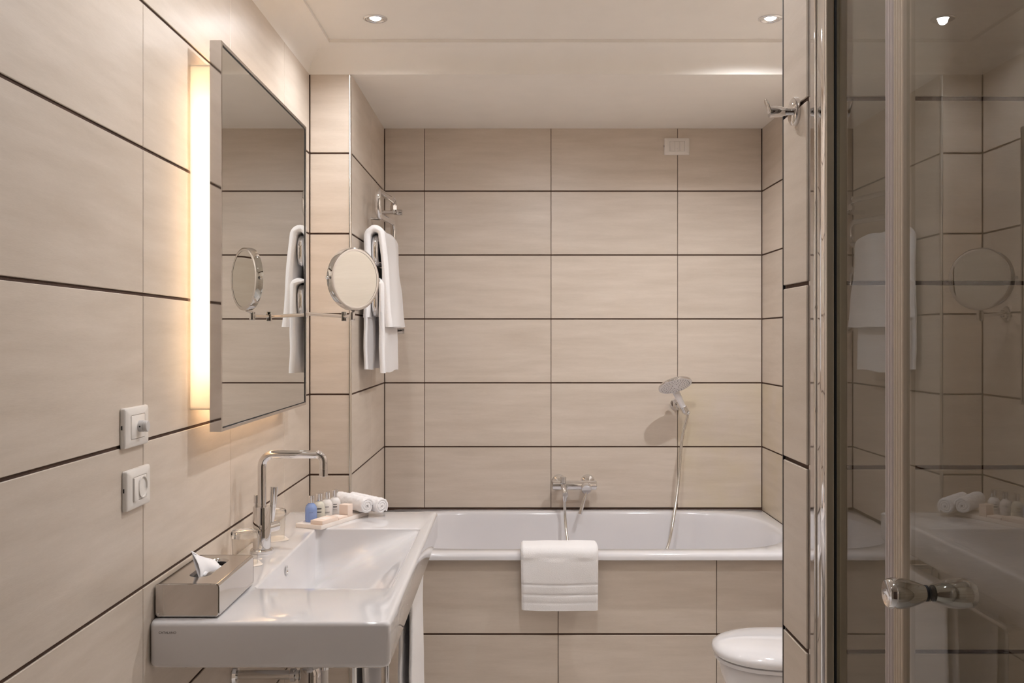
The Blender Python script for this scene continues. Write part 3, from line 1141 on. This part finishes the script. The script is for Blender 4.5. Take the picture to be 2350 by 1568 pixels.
# ================================================================== towel radiator with towels
RX = -.540
rd = thing('towel_radiator', 'chrome serpentine towel radiator on the niche wall', 'radiator', (XA, 3.95, 1.4))
N0, F0 = 3.690, 4.262
path = [(RX, 4.245, 2.043), (RX, 3.775, 2.016), (RX, 3.775, 1.916), (RX, F0, 1.945), (RX, F0, 1.842), (RX, N0, 1.815), (RX, N0, 1.714),
        (RX, F0, 1.732), (RX, F0, 1.630), (RX, N0, 1.618), (RX, N0, 1.516), (RX, F0, 1.52), (RX, F0, 1.452), (RX + .05, F0, 1.452)]
obj('serpentine_tube', sweep(fillet(path, .036, 8), .0130, 18), 'chrome', rd)
vx = [(RX, 4.235, 2.043), (RX, 4.270, 2.043), (RX, 4.270, 2.005)]
obj('elbow', sweep(fillet(vx, .018, 6), .0140, 18), 'chrome', rd)
obj('union_nut', cyl((RX, 4.270, 2.024), (RX, 4.270, 2.004), .0170, n=6), 'chrome', rd)
obj('valve_body', sweep([(XA, 4.270, 1.993), (RX - .01, 4.270, 1.993), (RX + .012, 4.270, 1.993)], [.0095, .0095, .012], 18), 'chrome', rd)
obj('valve_neck', cyl((RX, 4.270, 2.009), (RX, 4.270, 1.987), .011, n=18), 'chrome', rd)
obj('valve_knob', lathe([(.011, 0), (.0140, .002), (.0140, .026), (.0115, .028)], (RX + .012, 4.270, 1.993), (1, 0, 0), 12), 'chrome', rd)
for y, z in ((4.0, 1.930), (4.0, 1.518)):
    obj('wall_bracket', cyl((XA, y, z), (RX, y, z), .006, n=12), 'chrome', rd)
obj('vent_screw', cyl((RX, 4.255, 2.05), (RX, 4.255, 2.066), .004, n=10), 'chrome', rd)


def arch(zt, r, zl, zr, spread_l=0.0, spread_r=0.0, x=RX):
    """centre line over a bar: from the wall side bottom over the top to the room side bottom"""
    p = []
    for k in range(13):
        t = k / 12
        p.append(Vector((x - r - spread_l * (1 - t), 0, zl + (zt - zl) * t)))
    for k in range(1, 12):
        a = PI - PI * k / 12
        p.append(Vector((x + r * math.cos(a), 0, zt + r * math.sin(a))))
    for k in range(19):
        t = k / 18
        p.append(Vector((x + r + spread_r * t, 0, zt + (zr - zt) * t)))
    return p


c = arch(1.822, .0275, 1.50, 1.465, .004, .028)
b = cloth(c, .0132, (0, 1, 0), 3.672, 4.125, nw=36, amp=.005, seed=2.0, freq=9.0, wave=lambda t, w_: (.004 if t > .4 else .001) * math.sin(w_ * 17 + t * 5))
for v in b.verts:      # leaves fan out a little towards the bottom
    v.co.x += max(0, v.co.x - RX) * .1 * max(0, 1.815 - v.co.z) / .35
tag(obj('hanging_towel', b, 'terry', None, smooth=60), 'thick white terry towel draped over the upper radiator bar', 'towel')
c = arch(1.622, .0245, 1.295, 1.283, .006, .004)
b = cloth(c, lambda t: .0115 if t > .45 else .007, (0, 1, 0), 3.668, 4.08, nw=40, amp=.006, seed=5.0, freq=9.0, wave=lambda t, w_: .004 * math.sin(w_ * 15 + t * 4) + (.010 * math.sin(w_ * 38) if t < .4 else 0))
tag(obj('hanging_towel', b, 'terry', None, smooth=60), 'longer white towel hanging from the lower radiator bar, below the thick one', 'towel')

# ================================================================== bath mixer on the back wall
MZ = .737
mx0, mx1 = .188, .392
YM = 4.338
bmx = thing('bath_mixer', 'chrome bath mixer tap on the back wall above the tub', 'faucet', ((mx0 + mx1) / 2, YB, MZ))
obj('mixer_body', cyl((mx0, YM, MZ), (mx1, YM, MZ), .0215, n=32, bev=.002), 'chrome', bmx)
for x in (.221, .357):
    obj('wall_rosette', lathe([(.034, 0), (.034, .004), (.030, .014), (.018, .020), (.0165, .07)], (x, YB, MZ + .006), (0, -1, 0), 36), 'chrome', bmx)
p = Vector((.342, YM - .012, MZ - .004))
obj('lever_hub', lathe([(.021, 0), (.0235, .006), (.0235, .034), (.0215, .037), (.019, .0362), (0, .0362)], p, (0, -1, -.25), 36), 'chrome', bmx)
h = p + Vector((0, -.026, -.026))
obj('lever_neck', cyl(h + Vector((0, 0, .008)), h + Vector((-.007, -.006, -.018)), .0045, n=14), 'chrome', bmx)
obj('lever', sweep([h + Vector((-.0065, -.005, -.014)), h + Vector((-.018, -.013, -.05)), h + Vector((-.031, -.022, -.092))], [.0065, .0075, .0088], 18), 'chrome', bmx)
q0 = Vector((.238, YM - .004, MZ))
obj('diverter_knob', cyl(q0 + Vector((-.001, -.012, .012)), q0 + Vector((-.001, -.012, .042)), .0135, n=24, bev=.0012), 'chrome_soft', bmx)
obj('hose_outlet', sweep([q0 + Vector((0, -.01, 0)), q0 + Vector((.002, -.028, -.018)), q0 + Vector((.006, -.038, -.036))], [.015, .0135, .0125], 20), 'chrome', bmx)
obj('outlet_cap', lathe([(.013, -.016), (.0135, 0), (.012, .005), (0, .0055)], q0 + Vector((.007, -.046, -.036)), (0, -1, -.2), 24), 'chrome_soft', bmx)
obj('hose_nut', cyl(q0 + Vector((.005, -.04, -.040)), q0 + Vector((.004, -.038, -.066)), .0115, .0085, n=18), 'chrome', bmx)

# ================================================================== hand shower
HC = Vector((.7395, 4.243, 1.2065))
hn = Vector((.2, -.45, -.87)).normalized()
HE = Vector((.756, 4.312, 1.170))      # where the handle meets the head
HB = Vector((.797, 4.318, 1.088))      # lower end, in the holder
hs = thing('hand_shower', 'white hand shower with a round chrome-rimmed head in its wall holder', 'shower head', HB)
obj('head_shell', lathe([(.0, -.019), (.030, -.018), (.062, -.013), (.076, -.006), (.0775, -.001), (.0775, .004), (.0765, .0055)], HC, hn, 56, cap=False), 'chrome', hs, smooth=50)
obj('spray_face', lathe([(.0768, .0045), (.0755, .0062), (.05, .0072), (0, .0078)], HC, hn, 56), 'white_plastic_shower', hs, smooth=50)
nz = new()
ha, hb_ = frame_of(hn)
for rr, cnt, s in ((.020, 6, .0042), (.032, 14, .0020), (.043, 20, .0020), (.054, 26, .0020), (.064, 30, .0020)):
    for k in range(cnt):
        a = 2 * PI * k / cnt + rr * 40
        p = HC + hn * .0068 + rr * (math.cos(a) * ha + math.sin(a) * hb_)
        lathe([(s, 0), (s * .7, .0016), (0, .0018)], p, hn, 6, nz, cap=False)
nzo = obj('nozzles', nz, 'nozzle', hs)
nzo['kind'] = 'stuff'
hd = (HB - HE).normalized()
obj('handle', sweep(spline([HE + hn * .002 - hd * .024, HE + hn * .0, HE.lerp(HB, .4), HE.lerp(HB, .75), HB], 5), [.012, .0135, .0148, .0155, .0158, .016, .016, .0158, .0155, .015, .0145, .014, .0138, .0136, .0134, .013, .0128, .0125, .012, .0115, .0105][:21], 22), 'white_plastic_shower', hs, smooth=50)
bt = HE + hn * .014 + hd * .0
obj('select_button', lathe([(.008, 0), (.0075, .002), (0, .0026)], HE.lerp(HC, .12) + hn * .0105, hn, 18), 'chrome_soft', hs)
hold = thing('shower_holder', 'small chrome wall holder of the hand shower', 'holder', (.782, YB, 1.105))
obj('rosette', lathe([(.029, 0), (.029, .004), (.024, .010), (.012, .012)], (.776, YB, 1.108), (0, -1, 0), 36), 'chrome', hold)
obj('holder_arm', sweep(fillet([(.778, YB - .008, 1.108), (.782, 4.375, 1.104), (.800, 4.335, 1.078), (.803, 4.312, 1.074)], .02), [.0105] * 20, 18), 'chrome', hold)
obj('holder_cone', lathe([(.0165, -.010), (.0165, .016), (.0135, .016), (.0135, -.010)], HB + hd * .0, -hd, 28, cap=False), 'chrome', hold)
obj('holder_screw', lathe([(.009, 0), (.0095, .010), (.008, .014), (0, .0145)], (.808, 4.322, 1.078), (1, -.5, -.4), 20), 'chrome_soft', hold)
hp = [HB + hd * .004, HB + hd * .03, at(1565, 1010, 4.31), at(1557, 1110, 4.27), at(1545, 1195, 4.20), at(1530, 1262, 4.10), at(1495, 1330, 4.02), Vector((.54, 3.97, .275)),
      Vector((.36, 4.0, .272)), at(1322, 1345, 4.10), at(1303, 1245, 4.24), at(1297, 1190, 4.29), q0 + Vector((.004, -.038, -.060))]
tag(obj('shower_hose', sweep(spline(hp, 12), .0068, 12), 'chrome_soft', None, smooth=60), 'thin chrome shower hose looping from the mixer to the hand shower', 'hose')

# ================================================================== towel over the tub rim
tx0, tx1 = at(1196, 1300, 3.495).x, at(1372, 1300, 3.495).x
cl = [(0, 3.598, .40), (0, 3.598, .50), (0, 3.594, .60), (0, 3.588, .628), (0, 3.572, .6345), (0, 3.54, .6345), (0, 3.50, .6330), (0, 3.482, .622), (0, 3.478, .60), (0, 3.477, .55), (0, 3.479, .48), (0, 3.482, .41)]
cl = resample(spline(cl, 8), .003)
n_ = len(cl)


def band(t):
    return .0118


b = cloth(cl, band, (1, 0, 0), tx0, tx1, nw=30, amp=.0032, seed=1.3, freq=11.0)
for v in b.verts:
    if v.co.y < 3.50 and v.co.z < .6:
        for zb in (.507, .470, .440):
            d_ = abs(v.co.z - zb)
            if d_ < .005 and v.co.y < 3.482:
                v.co.y += (.0042 if zb > .45 else .002) * (1 - d_ / .005)
        v.co.y += .003 * math.sin(v.co.x * 30)
        mid = (tx0 + tx1) / 2
        v.co.x = mid + (v.co.x - mid) * (1 - .018 * (.6 - v.co.z) / .2)
        v.co.z -= .004 * math.cos((v.co.x - mid) * 9)
tag(obj('bath_towel', b, 'terry', None, smooth=60), 'folded white towel hung over the front rim of the tub', 'towel')

# ================================================================== toilet
to = thing('toilet', 'white wall-hung toilet with a closed domed lid', 'toilet', (XR, 3.03, 0.1))
ty, tz = 3.035, .418


def d_ring(xf, hw, z, xb=XR - .012, sq=2.25, n=48):
    """egg outline: pointed-round front at xf, straight back at xb"""
    pts = []
    xm = xf + hw * 1.25
    for k in range(n):
        a = 2 * PI * k / n
        c_, s_ = math.cos(a), math.sin(a)
        if c_ < 0:
            px = xm - (xm - xf) * abs(c_) ** (2 / sq)
            py = hw * math.copysign(abs(s_) ** (2 / sq), s_)
        else:
            px = xm + (xb - xm) * min(1, abs(c_) ** (2 / 5))
            py = hw * math.copysign(abs(s_) ** (2 / 5), s_)
        pts.append(Vector((px, ty + py, z)))
    return pts


XF = .652
lid = [d_ring(XF + .010, .168, tz - .020), d_ring(XF + .001, .177, tz - .014), d_ring(XF, .178, tz - .004), d_ring(XF + .004, .174, tz + .006),
       d_ring(XF + .022, .158, tz + .016), d_ring(XF + .055, .13, tz + .0235), d_ring(XF + .10, .09, tz + .028), d_ring(XF + .16, .04, tz + .030)]
obj('lid', loft(lid), 'porcelain', to, smooth=60)
seat = [d_ring(XF + .016, .162, tz - .036), d_ring(XF + .008, .170, tz - .034), d_ring(XF + .008, .170, tz - .024), d_ring(XF + .014, .164, tz - .0215)]
obj('seat', loft(seat), 'porcelain', to, smooth=60)
bowl = [d_ring(XF + .20, .09, .10), d_ring(XF + .11, .12, .16), d_ring(XF + .055, .148, .25), d_ring(XF + .03, .160, .33), d_ring(XF + .022, .164, .375), d_ring(XF + .028, .158, .381)]
obj('bowl', loft(bowl), 'porcelain', to, smooth=60)

# ================================================================== robe hook on the partition
HK = Vector((XP, 1.587, 1.804))
hk = thing('robe_hook', 'small chrome robe hook on the end of the partition wall', 'hook', HK)
obj('rosette', lathe([(.0240, 0), (.0245, .003), (.0235, .007), (.019, .0095), (.0085, .0105)], HK, (-1, 0, 0), 40), 'chrome', hk)
obj('peg', lathe([(.0055, .009), (.0055, .014), (.0068, .018), (.0095, .030), (.0100, .046)], HK, (-1, 0, 0), 28), 'chrome', hk)
pc = HK + Vector((-.0475, 0, .006))
pn = Vector((-.93, 0, .0)).normalized()
tilt = Matrix.Rotation(math.radians(-20), 3, 'Y')
pl = []
for d, sc in ((-.0015, .9), (-.0008, 1), (.0008, 1), (.0015, .9)):
    r = []
    for k in range(32):
        a = 2 * PI * k / 32
        v = Vector((d, .0100 * sc * math.cos(a), .0170 * sc * math.sin(a)))
        r.append(pc + tilt @ v)
    pl.append(r)
obj('end_plate', loft(pl), 'chrome', hk, smooth=60)

# ================================================================== shower enclosure
ZG = 2.30
fx = thing('shower_screen', 'narrow fixed glass panel in a chrome frame beside the partition', 'shower screen', (.505, 1.40, 0))


def post(pts, z0=0.02, z1=ZC - .002):
    """vertical profile from a plan outline"""
    return prism([Vector((x, y, z0)) for x, y in pts], (0, 0, z1 - z0))


def arcp(cx, cy, r, a0, a1, n=6):
    return [(cx + r * math.cos(math.radians(a0 + (a1 - a0) * k / n)), cy + r * math.sin(math.radians(a0 + (a1 - a0) * k / n))) for k in range(n + 1)]


# wall channel with rounded outer corners
obj('wall_channel', post([(.486, YS), (.486, 1.508)] + arcp(.490, 1.504, .004, 180, 270) + [(.512, 1.500), (.512, YS)]), 'chrome', fx, smooth=40)
obj('inner_channel', post([(.5125, YS), (.5125, 1.512), (.541, 1.512), (.541, YS)]), 'aluminium', fx)
# stile: bulging chrome face, then satin front
obj('stile', post([(.4885, 1.4995), (.4868, 1.490), (.4862, 1.480), (.4866, 1.470), (.4880, 1.4605), (.4925, 1.4605), (.4925, 1.4995)]), 'chrome', fx, smooth=40)
obj('stile_gasket', post([(.4884, 1.4600), (.4884, 1.4570), (.5000, 1.4570), (.5000, 1.4600)]), 'black_rubber', fx)
obj('stile_front', post([(.4870, 1.4565), (.4870, 1.4500), (.4880, 1.4490), (.4970, 1.4490), (.4990, 1.4500), (.5000, 1.4520), (.5000, 1.4565)]), 'aluminium', fx, smooth=20)
obj('glazing_bead', post([(.5003, 1.4565), (.5003, 1.4500), (.5033, 1.4500), (.5033, 1.4565)]), 'black_rubber', fx)
obj('stile_core', post([(.4930, 1.4995), (.4930, 1.4605), (.5020, 1.4605), (.5020, 1.4995)]), 'aluminium', fx)
obj('stile_inner', post([(.5036, 1.4995), (.5036, 1.4545), (.5190, 1.4545), (.5190, 1.4995)]), 'aluminium', fx)
obj('pane', box(.5035, .5095, 1.2260, 1.4540, .03, ZC - .004), 'shower_pane', fx)


def ribbed(y0, y1, nr, x0=.4985, x1=.5145):
    pts = []
    w_ = (y1 - y0) / nr
    for k in range(nr):
        a = y0 + k * w_
        pts += [(x0 + .0016, a + .0002), (x0 + .0004, a + w_ * .2), (x0, a + w_ * .5), (x0 + .0004, a + w_ * .8), (x0 + .0016, a + w_ - .0002)]
    pts += [(x1, y1), (x1, y0)]
    return post(pts, .03, ZC - .004)


obj('seal_strip', ribbed(1.2265, 1.2520, 3), 'seal_grey', fx, smooth=50)
dr = thing('shower_door', 'clear glass shower door with a double-ended chrome knob', 'shower door', (.505, .85, 0))
obj('pane', box(.5035, .5095, .42, 1.2235, .03, ZC - .004), 'shower_pane', dr)
obj('seal_strip', ribbed(1.1935, 1.2245, 4), 'seal', dr, smooth=50)
obj('hinge_profile', box(.494, .516, .355, .42, .02, ZC - .002, .003), 'aluminium', dr)
KP = Vector((.5065, 1.135, EYE - (1362 - 776) / F * 1.135))
KS = .93
kprof = [(r * KS, h * KS) for r, h in [(.0085, 0), (.0095, .002), (.0120, .007), (.0155, .016), (.0185, .026), (.0200, .036), (.0202, .043), (.0190, .0495), (.0172, .0525), (.0150, .0518), (.0090, .0500), (0, .0492)]]
for s, nm in ((-1, 'outer_knob'), (1, 'inner_knob')):
    kk = obj(nm, lathe(kprof, KP + Vector((s * .0032, 0, 0)), (s, 0, 0), 48), 'chrome', dr, smooth=50)
    obj('knob_washer', lathe([(.0098, 0), (.0098, .0022)], KP + Vector((s * .0031, 0, 0)), (s, 0, 0), 24), 'black_rubber', dr)

# ================================================================== under the washbasin
YT = 2.556
tp_ = thing('drain_trap', 'chrome drain trap and pipe under the washbasin', 'pipe', (XL, YT, .35))
zp = at(541, 1549, YT).z
obj('wall_flange', lathe([(.030, 0), (.030, .004), (.024, .012), (.013, .014)], (XL, YT, zp), (1, 0, 0), 32), 'chrome', tp_)
obj('waste_pipe', cyl((XL + .005, YT, zp), (-.575, YT, zp), .0125, n=24), 'chrome_soft', tp_)
obj('coupling', cyl((-.606, YT, zp), (-.590, YT, zp), .018, n=28, bev=.002), 'chrome', tp_)
obj('trap_bottle', lathe([(.020, .0), (.031, .006), (.031, .11), (.026, .12), (.016, .125), (.016, .26)], (-.552, YT, .40), n=32), 'chrome', tp_)
vt = thing('supply_pipe', 'white supply pipe dropping beneath the washbasin', 'pipe', (-.52, 2.60, .02))
obj('pipe', cyl((-.522, 2.60, .02), (-.522, 2.60, .70), .0115, n=20), 'white_plastic', vt)
obj('pipe_sleeve', cyl((-.522, 2.60, .50), (-.522, 2.60, .53), .0135, n=20), 'chrome', vt)
rl = thing('towel_stand', 'chrome towel bars on posts beneath the washbasin', 'towel rail', (-.42, 2.85, 0))
for y in (2.52, 3.19):
    obj('post', cyl((-.428, y, .0), (-.428, y, .640), .0105, n=20), 'chrome', rl)
    obj('cross_bar', cyl((-.462, y, .640), (-.318, y, .640), .008, n=16), 'chrome', rl)
for x in (-.462, -.322):
    obj('towel_bar', cyl((x, 2.50, .640), (x, 3.21, .640), .008, n=16), 'chrome', rl)
c = [Vector((p.x, 0, p.z)) for p in arch(.643, .015, .24, .20, .0, .006, x=-.322)]
b = cloth(c, .0055, (0, 1, 0), 2.82, 3.172, nw=20, amp=.004, seed=8.0, freq=8.0)
tag(obj('hand_towel', b, 'terry', None, smooth=60), 'white towel hanging below the washbasin, nearest the tub', 'towel')
c = [Vector((p.x, 0, p.z)) for p in arch(.643, .015, .24, .20, .0, .006, x=-.462)]
b = cloth(c, .0055, (0, 1, 0), 2.80, 3.15, nw=20, amp=.004, seed=11.0, freq=8.0)
tag(obj('hand_towel', b, 'terry', None, smooth=60), 'white towel below the washbasin, seen beside the chrome post', 'towel')

# ================================================================== ceiling downlights
names = ['recessed chrome downlight in the ceiling, left of the two above the tub', 'recessed chrome downlight in the ceiling, right of the two above the tub',
         'recessed downlight above the washbasin near the mirror', 'added fill downlight in the middle of the ceiling',
         'recessed downlight near the left wall by the entrance', 'added fill downlight by the entrance']


def spot_lamp(parent, pw):
    ld = bpy.data.lights.new('downlight_lamp', 'SPOT')
    ld.energy = SPOT_W * pw
    ld.color = SPOT_COL
    ld.spot_size = math.radians(156)
    ld.spot_blend = 0.7
    ld.shadow_soft_size = 0.016
    lo = bpy.data.objects.new('downlight_lamp', ld)
    COL.objects.link(lo)
    lo.parent = parent
    lo.location = (0, 0, -.006)
    return lo


first = None
for i, (x, y, pw, cone) in enumerate(DOWNLIGHTS):
    loc = Vector((x, y, ZC))
    if first is None:
        first = thing('downlight', names[0], 'ceiling light', loc, 'recessed ceiling downlights')
        obj('ring', lathe([(.026, -.001), (.030, -.0055), (.037, -.006), (.041, -.003), (.041, .0), (.026, 0)], loc, n=40, cap=False), 'chrome', first, smooth=50)
        obj('reflector', lathe([(.0265, -.0035), (.019, -.0008)], loc, n=32, cap=False), 'chrome_soft', first, smooth=50)
        obj('lens', lathe([(.019, -.001), (.015, -.0035), (0, -.0045)], loc, n=28, cap=False), 'lens_light', first, smooth=50)
        spot_lamp(first, pw)
    else:
        d = dup(first, loc, names[i])
        for ch in d.children:
            if ch.type == 'LIGHT':
                ch.data = ch.data.copy()
                ch.data.energy = SPOT_W * pw
                ch.data.spot_size = math.radians(cone)
                ch.data.spot_blend = .25 if cone > 170 else (.5 if cone > 165 else .75)
